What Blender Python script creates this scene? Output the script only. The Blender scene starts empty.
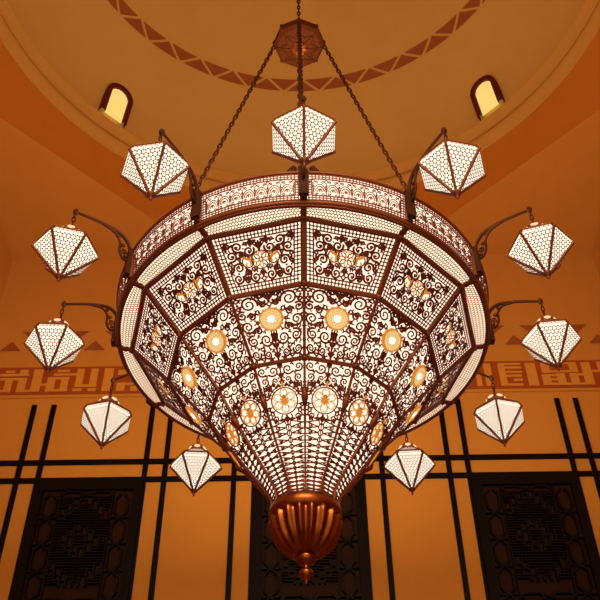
import bpy, math, random
from mathutils import Vector, Matrix

# ------------------------------------------------------------------ camera, light, exposure
S = 1.5            # metres per unit (one unit = radius of the chandelier rim)
EYE = 1.6          # height of the camera above the floor
F_PX = 939.03
PITCH, YAW, ROLL = math.radians(44.6901), math.radians(-0.2204), math.radians(-0.6168)
DY = 3.8132        # distance camera -> chandelier axis, units
ROT = math.radians(0.634)
scn = bpy.context.scene
col = scn.collection

cam_d = bpy.data.cameras.new('camera')
cam_d.sensor_width = 36.0
cam_d.lens = F_PX / 600.0 * 36.0
cam_d.clip_start = 0.05
cam_d.clip_end = 200
cam = bpy.data.objects.new('camera', cam_d)
col.objects.link(cam)
f = Vector((math.sin(YAW) * math.cos(PITCH), math.cos(YAW) * math.cos(PITCH), math.sin(PITCH)))
rt = Vector((math.cos(YAW), -math.sin(YAW), 0))
up = rt.cross(f)
r2 = rt * math.cos(ROLL) + up * math.sin(ROLL)
u2 = -rt * math.sin(ROLL) + up * math.cos(ROLL)
m = Matrix((r2, u2, -f)).transposed().to_4x4()
m.translation = Vector((0, 0, EYE))
cam.matrix_world = m
scn.camera = cam

# soft warm light of the hall that opens behind the camera
world = bpy.data.worlds.new('world')
scn.world = world
world.use_nodes = True
world.node_tree.nodes['Background'].inputs[0].default_value = (1.0, 0.68, 0.40, 1)
world.node_tree.nodes['Background'].inputs[1].default_value = 0.97

def lamp(name, kind, loc, energy, color, **kw):
    d = bpy.data.lights.new(name, kind)
    d.energy = energy
    d.color = color
    for k, v in kw.items():
        setattr(d, k, v)
    o = bpy.data.objects.new(name, d)
    o.location = loc
    col.objects.link(o)
    return o
WARM = (1.0, 0.72, 0.42)
# bulbs burning inside the open bowl: they throw their light up into the dome
for k in range(6):
    a = math.radians(60 * k + 30)
    lamp('bowl_bulb', 'POINT', (0.55 * S * math.sin(a), (DY - 0.55 * math.cos(a)) * S, EYE + 3.36 * S), 146, WARM, shadow_soft_size=0.15)
# added fill light behind the camera, no real fixture, brightening the lower far wall
hl = lamp('lower_wall_fill', 'AREA', (0, -1.2 * S, EYE + 5.5 * S), 76, (1.0, 0.70, 0.42), shape='RECTANGLE', size=5.0, size_y=1.5)
hl.rotation_euler = (Vector((0, 7.38 * S, EYE + 1.6 * S)) - Vector(hl.location)).to_track_quat('-Z', 'Y').to_euler()
hl.data.spread = math.radians(60)

scn.view_settings.view_transform = 'Standard'
scn.view_settings.look = 'None'
scn.view_settings.exposure = 0.0
scn.view_settings.gamma = 1.0
scn.view_settings.use_curve_mapping = False

# ------------------------------------------------------------------ materials
def new_mat(name):
    mt = bpy.data.materials.new(name)
    mt.use_nodes = True
    nt = mt.node_tree
    return mt, nt, nt.nodes, nt.links, nt.nodes['Principled BSDF']

def plaster(name, c1, c2, scale=3.0):
    mt, nt, N, L, b = new_mat(name)
    tc = N.new('ShaderNodeTexCoord')
    nz = N.new('ShaderNodeTexNoise'); nz.inputs['Scale'].default_value = scale; nz.inputs['Detail'].default_value = 5
    L.new(tc.outputs['Object'], nz.inputs['Vector'])
    mx = N.new('ShaderNodeMix'); mx.data_type = 'RGBA'
    mx.inputs[6].default_value = (*c1, 1); mx.inputs[7].default_value = (*c2, 1)
    L.new(nz.outputs['Fac'], mx.inputs[0])
    L.new(mx.outputs[2], b.inputs['Base Color'])
    b.inputs['Roughness'].default_value = 0.85
    b.inputs['Specular IOR Level'].default_value = 0.15
    n2 = N.new('ShaderNodeTexNoise'); n2.inputs['Scale'].default_value = 60
    L.new(tc.outputs['Object'], n2.inputs['Vector'])
    bp = N.new('ShaderNodeBump'); bp.inputs['Strength'].default_value = 0.08; bp.inputs['Distance'].default_value = 0.01
    L.new(n2.outputs['Fac'], bp.inputs['Height']); L.new(bp.outputs['Normal'], b.inputs['Normal'])
    return mt

def metal(name, c1, c2, rough=0.4, metallic=0.75, scale=25):
    mt, nt, N, L, b = new_mat(name)
    tc = N.new('ShaderNodeTexCoord')
    nz = N.new('ShaderNodeTexNoise'); nz.inputs['Scale'].default_value = scale; nz.inputs['Detail'].default_value = 4
    L.new(tc.outputs['Object'], nz.inputs['Vector'])
    mx = N.new('ShaderNodeMix'); mx.data_type = 'RGBA'
    mx.inputs[6].default_value = (*c1, 1); mx.inputs[7].default_value = (*c2, 1)
    L.new(nz.outputs['Fac'], mx.inputs[0]); L.new(mx.outputs[2], b.inputs['Base Color'])
    b.inputs['Roughness'].default_value = rough
    b.inputs['Metallic'].default_value = metallic
    if metallic == 0: b.inputs['Specular IOR Level'].default_value = 0.12
    return mt

def glow(name, c1, c2, strength, scale=4.0):
    """back-lit frosted glass"""
    mt, nt, N, L, b = new_mat(name)
    tc = N.new('ShaderNodeTexCoord')
    nz = N.new('ShaderNodeTexNoise'); nz.inputs['Scale'].default_value = scale; nz.inputs['Detail'].default_value = 2
    L.new(tc.outputs['Object'], nz.inputs['Vector'])
    mx = N.new('ShaderNodeMix'); mx.data_type = 'RGBA'
    mx.inputs[6].default_value = (*c1, 1); mx.inputs[7].default_value = (*c2, 1)
    L.new(nz.outputs['Fac'], mx.inputs[0])
    b.inputs['Base Color'].default_value = (0.10, 0.08, 0.06, 1)
    L.new(mx.outputs[2], b.inputs['Emission Color'])
    b.inputs['Emission Strength'].default_value = strength
    b.inputs['Roughness'].default_value = 0.5
    return mt

def pierced(name, glass1, glass2, strength, metal_c, scale, thick, rnd=0.25, mline=True):
    """glowing glass behind a finely pierced sheet: the sheet covers the cell edges of the pattern"""
    mt, nt, N, L, b = new_mat(name)
    uv = N.new('ShaderNodeUVMap'); uv.uv_map = 'UVMap'
    vo = N.new('ShaderNodeTexVoronoi'); vo.voronoi_dimensions = '2D'; vo.feature = 'DISTANCE_TO_EDGE'
    vo.inputs['Scale'].default_value = scale; vo.inputs['Randomness'].default_value = rnd
    L.new(uv.outputs['UV'], vo.inputs['Vector'])
    lt = N.new('ShaderNodeMath'); lt.operation = 'LESS_THAN'; lt.inputs[1].default_value = thick
    L.new(vo.outputs['Distance'], lt.inputs[0])
    nz = N.new('ShaderNodeTexNoise'); nz.noise_dimensions = '2D'; nz.inputs['Scale'].default_value = 3.0
    L.new(uv.outputs['UV'], nz.inputs['Vector'])
    mx = N.new('ShaderNodeMix'); mx.data_type = 'RGBA'
    mx.inputs[6].default_value = (*glass1, 1); mx.inputs[7].default_value = (*glass2, 1)
    L.new(nz.outputs['Fac'], mx.inputs[0])
    L.new(mx.outputs[2], b.inputs['Emission Color'])
    b.inputs['Base Color'].default_value = (0.10, 0.07, 0.04, 1)
    b.inputs['Emission Strength'].default_value = strength
    b2 = N.new('ShaderNodeBsdfPrincipled')
    b2.inputs['Base Color'].default_value = (*metal_c, 1); b2.inputs['Roughness'].default_value = 0.5; b2.inputs['Metallic'].default_value = 0.3
    ms = N.new('ShaderNodeMixShader')
    L.new(lt.outputs[0], ms.inputs[0]); L.new(b.outputs[0], ms.inputs[1]); L.new(b2.outputs[0], ms.inputs[2])
    L.new(ms.outputs[0], N['Material Output'].inputs['Surface'])
    return mt

M = {}
M['wall'] = plaster('wall_plaster', (0.555, 0.250, 0.044), (0.59, 0.268, 0.050))
M['dome'] = plaster('dome_plaster', (0.58, 0.355, 0.10), (0.62, 0.38, 0.11))
M['soffit'] = plaster('shaded_soffit_plaster', (0.44, 0.145, 0.014), (0.47, 0.155, 0.016))  # dimmer light on the soffit put into a darker, redder colour
M['mould'] = plaster('moulding_plaster', (0.52, 0.27, 0.06), (0.56, 0.29, 0.066))
M['paint'] = plaster('dark_red_paint', (0.30, 0.085, 0.025), (0.34, 0.10, 0.03), 8)
M['band_paint'] = plaster('band_red_paint', (0.38, 0.085, 0.012), (0.33, 0.07, 0.012), 8)
M['letter'] = plaster('ochre_paint', (0.66, 0.32, 0.05), (0.60, 0.28, 0.045), 8)
M['floor'] = plaster('floor_stone', (0.50, 0.32, 0.18), (0.58, 0.38, 0.22), 2)
M['black'] = metal('black_wood', (0.0025, 0.001, 0.0008), (0.004, 0.0016, 0.001), 0.55, 0.0, 6)
M['lattice'] = metal('lattice_wood', (0.003, 0.001, 0.0008), (0.005, 0.002, 0.001), 0.5, 0.0, 6)
M['screen'] = metal('screen_backing', (0.014, 0.005, 0.003), (0.032, 0.008, 0.004), 0.6, 0.0, 3)
M['bronze'] = metal('bronze', (0.17, 0.043, 0.012), (0.24, 0.062, 0.018), 0.48, 0.4)
M['fret'] = metal('pierced_bronze', (0.13, 0.022, 0.008), (0.18, 0.032, 0.011), 0.55, 0.25)
M['chain'] = metal('chain_metal', (0.045, 0.014, 0.006), (0.07, 0.020, 0.008), 0.6, 0.0)
M['copper'] = metal('copper', (0.44, 0.14, 0.032), (0.14, 0.032, 0.009), 0.33, 1.0, 14)
M['hub'] = metal('hub_bronze', (0.17, 0.042, 0.008), (0.06, 0.015, 0.004), 0.7, 0.0, 30)
M['gold'] = glow('amber_glass', (1.0, 0.25, 0.015), (1.0, 0.38, 0.035), 0.62, 30)
M['glass'] = glow('frosted_glass', (1.0, 0.66, 0.48), (1.0, 0.72, 0.55), 1.62, 3)
M['bulb'] = glow('bright_core', (1.0, 0.95, 0.86), (1.0, 0.97, 0.9), 3.0, 3)
M['rimglass'] = glow('rim_glass', (1.0, 0.76, 0.48), (1.0, 0.92, 0.74), 1.5, 5)
M['tan'] = metal('pale_brass', (0.75, 0.42, 0.20), (0.65, 0.34, 0.15), 0.45, 0.3)
M['lampnet'] = metal('lantern_net', (0.22, 0.05, 0.02), (0.30, 0.07, 0.03), 0.5, 0.3)
M['lampglass'] = glow('lantern_glass', (1.0, 0.78, 0.54), (1.0, 0.92, 0.78), 1.5, 8)
M['medal'] = pierced('medallion_glass', (1.0, 0.66, 0.20), (1.0, 0.78, 0.38), 1.1, (0.75, 0.33, 0.06), 130, 0.10, 0.3)
M['wire'] = metal('black_frame', (0.10, 0.012, 0.012), (0.13, 0.018, 0.014), 0.6, 0.0)
M['winglow'] = glow('yellow_window_light', (1.0, 0.62, 0.13), (1.0, 0.72, 0.24), 0.95, 5)

# ------------------------------------------------------------------ mesh builder
class MB:
    def __init__(s):
        s.v = []; s.f = []; s.m = []; s.uv = {}; s.sm = set()
    def add(s, vs, fs, mi=0, smooth=False, uvs=None):
        n = len(s.v)
        s.v += [tuple(p) for p in vs]
        for fc in fs:
            if smooth: s.sm.add(len(s.f))
            if uvs: s.uv[len(s.f)] = [uvs[i] for i in fc]
            s.f.append(tuple(i + n for i in fc)); s.m.append(mi)
    def box(s, x0, x1, y0, y1, z0, z1, mi=0):
        s.add([(x0, y0, z0), (x1, y0, z0), (x1, y1, z0), (x0, y1, z0), (x0, y0, z1), (x1, y0, z1), (x1, y1, z1), (x0, y1, z1)],
              [(0, 3, 2, 1), (4, 5, 6, 7), (0, 1, 5, 4), (1, 2, 6, 5), (2, 3, 7, 6), (3, 0, 4, 7)], mi)
    def beam(s, p, q, nrm, w, d, mi=0):
        """bar from p to q, w wide, d deep, with its face along nrm"""
        p = Vector(p); q = Vector(q); t = (q - p).normalized(); nn = Vector(nrm)
        sd = t.cross(nn).normalized() * (w / 2); nn = sd.cross(t).normalized() * (d / 2)
        if nn.dot(Vector(nrm)) < 0: nn = -nn
        vs = []
        for c in (p, q):
            for a, b_, k in ((-1, -1, 1), (-1, .4, 1), (-.6, 1, 1), (.6, 1, 1), (1, .4, 1), (1, -1, 1)):
                vs.append(c + sd * a + nn * b_)
        fs = [(i, (i + 1) % 6, 6 + (i + 1) % 6, 6 + i) for i in range(6)]
        fs += [tuple(range(5, -1, -1)), tuple(range(6, 12))]
        s.add(vs, fs, mi)
    def tube(s, pts, r, n=6, mi=0, smooth=True, closed=False, flat=1.0):
        pts = [Vector(p) for p in pts]; k = len(pts); rings = []
        ref = None
        for i, p in enumerate(pts):
            a = pts[i - 1] if (i > 0 or closed) else p
            b_ = pts[(i + 1) % k] if (i < k - 1 or closed) else p
            t = (b_ - a).normalized()
            if ref is None:
                ref = Vector((0, 0, 1)) if abs(t.z) < .9 else Vector((1, 0, 0))
            x = (ref - t * ref.dot(t)).normalized(); y = t.cross(x); ref = x
            rr = r[i] if isinstance(r, (list, tuple)) else r
            rings.append([p + x * (rr * math.cos(2 * math.pi * j / n)) + y * (rr * flat * math.sin(2 * math.pi * j / n)) for j in range(n)])
        vs = [q for g in rings for q in g]; fs = []
        for i in range(k if closed else k - 1):
            for j in range(n):
                a = i * n + j; b_ = i * n + (j + 1) % n
                c = ((i + 1) % k) * n + (j + 1) % n; d = ((i + 1) % k) * n + j
                fs.append((a, b_, c, d))
        if not closed:
            fs.append(tuple(range(n - 1, -1, -1))); fs.append(tuple((k - 1) * n + j for j in range(n)))
        s.add(vs, fs, mi, smooth)
    def lathe(s, prof, n=32, mi=0, smooth=True, c=(0, 0), a0=0.0, lobes=None):
        vs = []; fs = []
        for i, (r, z) in enumerate(prof):
            for j in range(n):
                a = a0 + 2 * math.pi * j / n
                rr = r * (lobes(a, i) if lobes else 1)
                vs.append((c[0] + rr * math.sin(a), c[1] - rr * math.cos(a), z))
        for i in range(len(prof) - 1):
            for j in range(n):
                fs.append((i * n + j, i * n + (j + 1) % n, (i + 1) * n + (j + 1) % n, (i + 1) * n + j))
        s.add(vs, fs, mi, smooth)
        if prof[0][0] > 1e-6: s.add([vs[j] for j in range(n)], [tuple(range(n - 1, -1, -1))], mi)
        if prof[-1][0] > 1e-6: s.add([vs[(len(prof) - 1) * n + j] for j in range(n)], [tuple(range(n))], mi)
    def build(s, name, mats, parent=None, org=(0, 0, 0)):
        """org: origin of the mesh, in units; vertices are stored relative to it, in metres"""
        me = bpy.data.meshes.new(name)
        o3 = Vector(org)
        me.from_pydata([(Vector(p) - o3) * S for p in s.v], [], s.f)
        if not isinstance(mats, (list, tuple)): mats = [mats]
        for mt in mats: me.materials.append(mt)
        me.polygons.foreach_set('material_index', s.m)
        me.polygons.foreach_set('use_smooth', [i in s.sm for i in range(len(s.f))])
        if s.uv:
            ul = me.uv_layers.new(name='UVMap')
            for i, pl in enumerate(me.polygons):
                if i in s.uv:
                    for li, uvc in zip(pl.loop_indices, s.uv[i]): ul.data[li].uv = uvc
        me.update()
        ob = bpy.data.objects.new(name, me)
        col.objects.link(ob)
        if parent: ob.parent = parent
        return ob

def world_place(o, org):
    o.location = (org[0] * S, org[1] * S, org[2] * S + EYE)
    return o
def empty(name, org, rz=0):
    o = bpy.data.objects.new(name, None); o.empty_display_size = 0.1
    col.objects.link(o); world_place(o, org); o.rotation_euler.z = rz
    return o
def tag(o, label=None, cat=None, group=None, kind=None):
    if label: o['label'] = label
    if cat: o['category'] = cat
    if group: o['group'] = group
    if kind: o['kind'] = kind
    return o
def structure(mb, name, mats, label, cat, org=(0, 0, 0)):
    return tag(world_place(mb.build(name, mats, None, org), org), label, cat, None, 'structure')

# ------------------------------------------------------------------ the room
W = 7.38; HX = 3.35; FLOOR = -EYE / S; CEIL = 8.0; REAR = -2.2; TH = 0.12
A8 = 3.27          # half width of the eight-sided opening
b = MB(); b.box(-HX - TH, HX + TH, W, W + TH, FLOOR, CEIL + .3)
structure(b, 'wall_back', M['wall'], 'flat ochre plaster wall behind the chandelier, with dark strips', 'wall', (0, W, FLOOR))
b = MB(); b.box(-HX - TH, -HX, REAR, W, FLOOR, CEIL + .3)
structure(b, 'wall_left', M['wall'], 'ochre plaster wall at the left edge of the room', 'wall', (-HX, 2, FLOOR))
b = MB(); b.box(HX, HX + TH, REAR, W, FLOOR, CEIL + .3)
structure(b, 'wall_right', M['wall'], 'ochre plaster wall at the right edge of the room', 'wall', (HX, 2, FLOOR))
b = MB(); b.box(-HX - TH, HX + TH, REAR, W + TH, FLOOR - .1, FLOOR)
structure(b, 'floor', M['floor'], 'stone floor of the hall', 'floor', (0, 2, FLOOR - .1))

def oct_pt(a, ap=A8):
    q = (a + math.pi / 8) % (math.pi / 4) - math.pi / 8
    return ap / math.cos(q)
# flat ceiling with the eight-sided opening
b = MB()
NS = 64
inn = []; out = []
for j in range(NS):
    a = 2 * math.pi * j / NS
    r = oct_pt(a); sx, sy = math.sin(a), math.cos(a)
    inn.append((r * sx, DY + r * sy))
    # outer boundary: the rectangle of the room
    k = []
    if sx > 1e-9: k.append(HX / sx)
    if sx < -1e-9: k.append(-HX / sx)
    if sy > 1e-9: k.append((W - DY) / sy)
    if sy < -1e-9: k.append((REAR - DY) / sy)
    t = min(k); out.append((t * sx, DY + t * sy))
for j in range(NS):
    k = (j + 1) % NS
    corner = None
    (ax, ay), (bx, by) = out[j], out[k]
    pts = [inn[j], out[j]]
    if abs(ax - bx) > 1e-6 and abs(ay - by) > 1e-6:
        cx = HX if max(ax, bx) > 0 else -HX
        cy = W if max(ay, by) > DY else REAR
        pts.append((cx, cy))
    pts += [out[k], inn[k]]
    n = len(pts)
    b.add([(x, y, CEIL) for x, y in pts] + [(x, y, CEIL + .06) for x, y in pts],
          [tuple(range(n)), tuple(range(2 * n - 1, n - 1, -1)), (n - 1, 0, n, 2 * n - 1)], 0)
structure(b, 'ceiling', M['wall'], 'flat ochre ceiling around the eight-sided opening of the dome', 'ceiling', (0, DY, CEIL))

# eight-sided soffit running up into the round moulding
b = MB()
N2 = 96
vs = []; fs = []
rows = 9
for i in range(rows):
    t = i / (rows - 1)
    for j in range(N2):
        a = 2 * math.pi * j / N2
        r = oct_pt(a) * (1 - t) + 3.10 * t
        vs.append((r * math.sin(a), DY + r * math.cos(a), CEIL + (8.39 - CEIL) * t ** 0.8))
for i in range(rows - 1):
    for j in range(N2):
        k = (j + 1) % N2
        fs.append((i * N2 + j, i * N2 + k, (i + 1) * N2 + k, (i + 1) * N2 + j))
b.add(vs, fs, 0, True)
structure(b, 'trim_1', M['soffit'], 'curved transition, coloured reddish for its shade, between the flat ceiling and the round dome moulding', 'moulding', (0, DY, CEIL))
# round moulding at the dome base
b = MB()
b.lathe([(3.10, 8.39), (3.085, 8.43), (3.05, 8.47), (3.03, 8.52), (3.03, 8.55), (3.07, 8.57), (3.07, 8.60), (3.03, 8.65), (3.0, 8.68), (2.98, 8.70)], 128, 0, True, (0, DY))
b.f = b.f[:-2]; b.m = b.m[:-2]
structure(b, 'trim_2', M['mould'], 'round plaster moulding at the foot of the dome', 'moulding', (0, DY, 8.39))
# dome
RD, HD, ZD = 3.0, 1.9, 8.70
def dome_rz(t): return RD * math.cos(t), ZD + HD * math.sin(t)
b = MB()
b.lathe([dome_rz(math.pi / 2 * i / 28) for i in range(28)] + [(0.0005, ZD + HD)], 128, 0, True, (0, DY))
b.f = [q for q in b.f if len(q) < 10]; b.m = b.m[:len(b.f)]
dome = structure(b, 'ceiling_dome', M['dome'], 'ochre plaster dome above the chandelier with a painted ring of triangles', 'dome', (0, DY, 8.70))
# painted ring of interlocking triangles: two rows of alternating triangles
b = MB()
NT = 36
t0, t1 = 0.597, 0.656
def dome_pt(a, t, off=0.006):
    r, z = dome_rz(t)
    return ((r - off) * math.sin(a), DY + (r - off) * math.cos(a), z - off * .5)
for k in range(NT):
    a = 2 * math.pi * (k + 0.05) / NT; da = 2 * math.pi / NT
    for tri in (((a - .41 * da, t0), (a + .41 * da, t0), (a, t1 - .04 * (t1 - t0))),
                ((a + .09 * da, t1), (a + .91 * da, t1), (a + .5 * da, t0 + .04 * (t1 - t0)))):
        q = []
        for i in range(3):                       # follow the curve of the dome along each edge
            (aa, ta), (ab, tb) = tri[i], tri[(i + 1) % 3]
            for s_ in range(3):
                u = s_ / 3; q.append(dome_pt(aa + (ab - aa) * u, ta + (tb - ta) * u))
        b.add(q, [tuple(range(9))], 0)
zz = b.build('painted_triangle', M['paint'], dome, (0, DY, 8.70))
zz['kind'] = 'structure'; zz.name = 'painted_triangle_ring'

# arched windows in the dome
def arch_pts(w, h, n=10, inset=0.0):
    """outline from bottom left, over the arch, to bottom right"""
    r = w / 2 - inset; zc = h - w / 2
    p = [(-r, 0)]
    for i in range(n + 1):
        a = math.pi - math.pi * i / n
        p.append((r * math.cos(a), zc + r * math.sin(a)))
    p.append((r, 0))
    return p
def dome_window(az, name, label):
    cr = 2.955
    ca, sa = math.cos(az), math.sin(az)
    lean = math.radians(8)
    def P(x, z, e):      # x across, z up the dome, e towards the room
        r = cr - z * math.sin(lean) - e
        return (r * sa + x * ca, DY + r * ca - x * sa, 8.725 + z * math.cos(lean))
    w, h = 0.335, 0.52
    o1 = arch_pts(w, h); o2 = arch_pts(w, h, inset=0.055)
    fr = MB()
    n = len(o1)
    vs = [P(x, z, .03) for x, z in o1] + [P(x, z, .03) for x, z in o2] + [P(x, z, -.05) for x, z in o1] + [P(x, z, -.01) for x, z in o2]
    fs = []
    for i in range(n - 1):
        fs += [(i, i + 1, n + i + 1, n + i), (n + i, n + i + 1, 3 * n + i + 1, 3 * n + i), (i, 2 * n + i, 2 * n + i + 1, i + 1)]
    fr.add(vs, fs, 0)
    root = structure(fr, name, M['wire'], label, 'window', (cr * sa, DY + cr * ca, 8.725))
    g = MB()
    g.add([P(x, z, .0) for x, z in o2], [tuple(range(n))], 0)
    g.build('window_pane', M['winglow'], root, (cr * sa, DY + cr * ca, 8.725))
dome_window(math.radians(-44.4), 'window_1', 'small arched window with yellow light and dark surround on the left of the dome')
dome_window(math.radians(45.3), 'window_2', 'small arched window with yellow light and dark surround on the right of the dome')

# ------------------------------------------------------------------ wall decoration
# row of triangles
b = MB(); yy = W - .008
for k in range(-8, 9):
    xc = -2.645 + .4435 * (k + 7) - .4435
    if abs(xc) < HX - .12:
        b.add([(xc - .115, yy, 6.592), (xc + .115, yy, 6.592), (xc, yy, 6.728)], [(0, 1, 2)], 0)
    xi = xc + .222
    if abs(xi) < HX - .15:
        b.add([(xi - .145, yy, 6.868), (xi + .145, yy, 6.868), (xi, yy, 6.732)], [(0, 2, 1)], 0)
structure(b, 'trim_3', M['paint'], 'row of dark red painted triangles high on the back wall', 'painted border', (0, W, 6.59))
# geometric script band
b = MB(); b.box(-HX, HX, W - .010, W, 6.005, 6.362, 0)
T = [(-3.061,-2.978,.08,.16),(-3.3,-2.824,.22,.30),(-2.913,-2.84,.05,.3),(-3.11,-2.852,.4,.48),(-3.04,-2.979,.4,.97),(-2.908,-2.836,.4,.97),(-2.83,-2.698,.9,.97),(-2.767,-2.684,.05,.97),(-2.694,-2.612,.66,.72),(-2.612,-2.541,.4,.97),(-3.15,-3.022,.9,.97),(-2.525,-2.411,.07,.14),(-2.557,-2.33,.23,.3),(-2.599,-2.403,.38,.46),(-2.468,-2.407,.46,.97),(-2.567,-2.404,.9,.97),(-2.322,-2.26,.04,.78),(-2.179,-2.117,.04,.78),(-2.324,-2.11,.71,.79),(-2.335,-2.254,.88,.96),(-2.183,-2.112,.88,.96),(-2.041,-1.959,.04,.97),(-1.901,-1.818,.1,.3),(-1.895,-1.823,.65,.97),(-1.839,-1.737,.66,.72),(-1.749,-1.689,.8,.97)]
T2 = [(1.762,1.802,.5,.97),(1.854,1.915,.05,.97),(2.002,2.058,.05,.97),(2.021,2.227,.04,.1),(2.012,2.228,.19,.26),(2.044,2.227,.38,.44),(2.035,2.218,.54,.6),(2.138,2.219,.7,.78),(2.006,2.217,.9,.97),(2.284,2.375,.04,.97),(2.444,2.599,.04,.1),(2.441,2.513,.1,.45),(2.454,2.79,.38,.44),(2.443,2.616,.54,.6),(2.432,2.604,.72,.78),(2.431,2.502,.55,.97),(2.441,2.592,.9,.97),(2.64,2.795,.04,.1),(2.729,2.801,.1,.44),(2.585,2.656,.5,.97),(2.717,2.788,.5,.97),(2.643,2.895,.9,.97),(2.792,2.883,.52,.58),(2.856,2.937,.04,.97),(2.955,3.067,.38,.44),(3.021,3.093,.04,.4)]
for q_, (x0, x1, f0, f1) in enumerate(T + T2):
    zt = 6.362 - .357 * (.06 + .88 * f0); zb = 6.362 - .357 * (.06 + .88 * f1)
    b.box(x0 - .006, x1 + .006, W - .014 - .0004 * (q_ % 11), W - .009, zb - .003, zt + .003, 1)
for sh in (1.50, 2.95):              # the band runs on behind the chandelier
    for x0, x1, f0, f1 in T:
        if x0 + sh > -1.62 and x1 + sh < 1.70 and ((sh < 2) == (x0 + sh < -.15)):
            b.box(x0 + sh, x1 + sh, W - .016, W - .0095, 6.362 - .357 * (.06 + .88 * f1), 6.362 - .357 * (.06 + .88 * f0), 1)
structure(b, 'trim_4', [M['band_paint'], M['letter']], 'red band with ochre geometric script running along the back wall', 'painted border', (0, W, 6.0))
# slim ledge below the band
b = MB(); b.box(-HX, HX, W - .022, W, 5.955, 5.975, 0)
structure(b, 'trim_5', M['wall'], 'thin plaster ledge under the red script band', 'moulding', (0, W, 5.95))
# dark strips on the wall
BW = .048
ti = 6
for xc in (-2.685, -2.49, -1.500, -1.311, -.662, -.470, .533, .722, 1.350, 1.530, 2.515, 2.700):
    b = MB(); b.box(xc - BW / 2, xc + BW / 2, W - .02, W, FLOOR, 5.862, 0)
    structure(b, 'trim_%d' % ti, M['black'], 'upright black strip on the ochre back wall', 'wall strip', (xc, W, FLOOR)); ti += 1
for zc, nm in ((5.168, 'upper'), (4.968, 'lower')):
    b = MB(); b.box(-HX, HX, W - .024, W, zc - .025, zc + .025, 0)
    structure(b, 'trim_%d' % ti, M['black'], nm + ' of the two level black strips crossing the back wall', 'wall strip', (0, W, zc)); ti += 1

# wooden lattice screens
def strip2(b, x0, z0, x1, z1, w, ya, yb, mi=0):
    d = Vector((x1 - x0, z1 - z0)).normalized(); nx, nz = -d.y * w / 2, d.x * w / 2
    ex, ez = d.x * w * .3, d.y * w * .3
    q = [(x0 - ex + nx, z0 - ez + nz), (x1 + ex + nx, z1 + ez + nz), (x1 + ex - nx, z1 + ez - nz), (x0 - ex - nx, z0 - ez - nz)]
    b.add([(x, ya, z) for x, z in q] + [(x, yb, z) for x, z in q], [(0, 1, 2, 3), (0, 4, 5, 1), (1, 5, 6, 2), (2, 6, 7, 3), (3, 7, 4, 0)], mi)
def screen(x0, x1, label):
    ztop = 4.95; zbot = 1.2
    org = ((x0 + x1) / 2, W, zbot)
    root = empty('lattice_screen', org)
    tag(root, label, 'wooden screen', 'dark lattice screens on the back wall')
    fr = MB(); yf = W - .05
    L0, L1 = x0 + .075, x1 - .075; LT = 4.845; LB = zbot + .1
    fr.box(x0, L0, yf, W - .001, zbot, ztop); fr.box(L1, x1, yf, W - .001, zbot, ztop)
    fr.box(L0, L1, yf, W - .001, LT, ztop); fr.box(L0, L1, yf, W - .001, zbot, LB)
    fr.build('frame', M['black'], root, org)
    bk = MB(); bk.box(L0, L1, W - .012, W - .001, LB, LT); bk.build('backing_panel', M['screen'], root, org)
    lt = MB(); ya, yb = W - .040, W - .012
    cnt = [0]
    def s2(a, z, c, d, w=.017):
        cnt[0] += 1
        strip2(lt, a, z, c, d, w, ya - .0006 * (cnt[0] % 13), yb)
    pit = .262; cw = .115
    nrow = int((LT - LB) / pit)
    for side in (0, 1):
        xa = L0 + .035 if side == 0 else L1 - .035 - cw
        xb = xa + cw; xm = (xa + xb) / 2
        s2(xa - .03, LT, xa - .03, LB, .012); 
        for i in range(nrow):
            zt = LT - .05 - i * pit; zb = zt - pit + .035; k = .045
            s2(xm - .02, zt, xa, zt - k); s2(xa, zt - k, xa, zb + k); s2(xa, zb + k, xm - .02, zb)
            s2(xm + .02, zt, xb, zt - k); s2(xb, zt - k, xb, zb + k); s2(xb, zb + k, xm + .02, zb)
            s2(xm - .02, zb, xm + .02, zb - .035); s2(xm + .02, zb, xm - .02, zb - .035)
            s2(xa - .03, zb - .017, xm - .012, zb - .017, .012); s2(xm + .012, zb - .017, xb + .03, zb - .017, .012)
        s2(xb + .03 if side == 0 else xa - .03, LT, xb + .03 if side == 0 else xa - .03, LB, .012)
    ca, cb = L0 + .035 + cw + .045, L1 - .035 - cw - .045
    cm = (ca + cb) / 2; tile = 1.05
    z = LT - .05
    while z > LB + .2:
        zt = z; zb = max(z - tile + .12, LB + .03)
        # row of lying hexagons between two tiles
        for hx0, hx1 in ((ca, cm - .04), (cm + .04, cb)):
            s2(hx0 + .03, zt + .03, hx1 - .03, zt + .03); s2(hx0 + .03, zt - .03, hx1 - .03, zt - .03)
            s2(hx0 + .03, zt + .03, hx0, zt); s2(hx0, zt, hx0 + .03, zt - .03); s2(hx1 - .03, zt + .03, hx1, zt); s2(hx1, zt, hx1 - .03, zt - .03)
        s2(cm - .04, zt + .02, cm + .04, zt - .02); s2(cm - .04, zt - .02, cm + .04, zt + .02)
        # stepped basket work
        cell = .0535; zt2 = zt - .05
        rowsn = int((zt2 - zb) / cell); colsn = max(2, int(round((cb - ca) / cell)))
        cw2 = (cb - ca) / colsn
        zmid = rowsn / 2
        for i in range(rowsn):
            for j in range(colsn):
                u = abs(j + .5 - colsn / 2); v = abs(i + .5 - zmid)
                xx = ca + j * cw2; zz_ = zt2 - i * cell
                if (int(u + v) // 2) % 3 == 1:
                    s2(xx, zz_, xx, zz_ - cell, .018); s2(xx + cw2, zz_, xx + cw2, zz_ - cell, .018)
                    if (i + j) % 2: s2(xx, zz_, xx + cw2, zz_, .014)
                else:
                    s2(xx, zz_, xx + cw2, zz_, .014); s2(xx, zz_ - cell / 2, xx + cw2, zz_ - cell / 2, .012)
        z -= tile
    lt.build('lattice', M['lattice'], root, org)
screen(-2.49, -1.50, 'dark wooden lattice screen at the lower left of the back wall')
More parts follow.
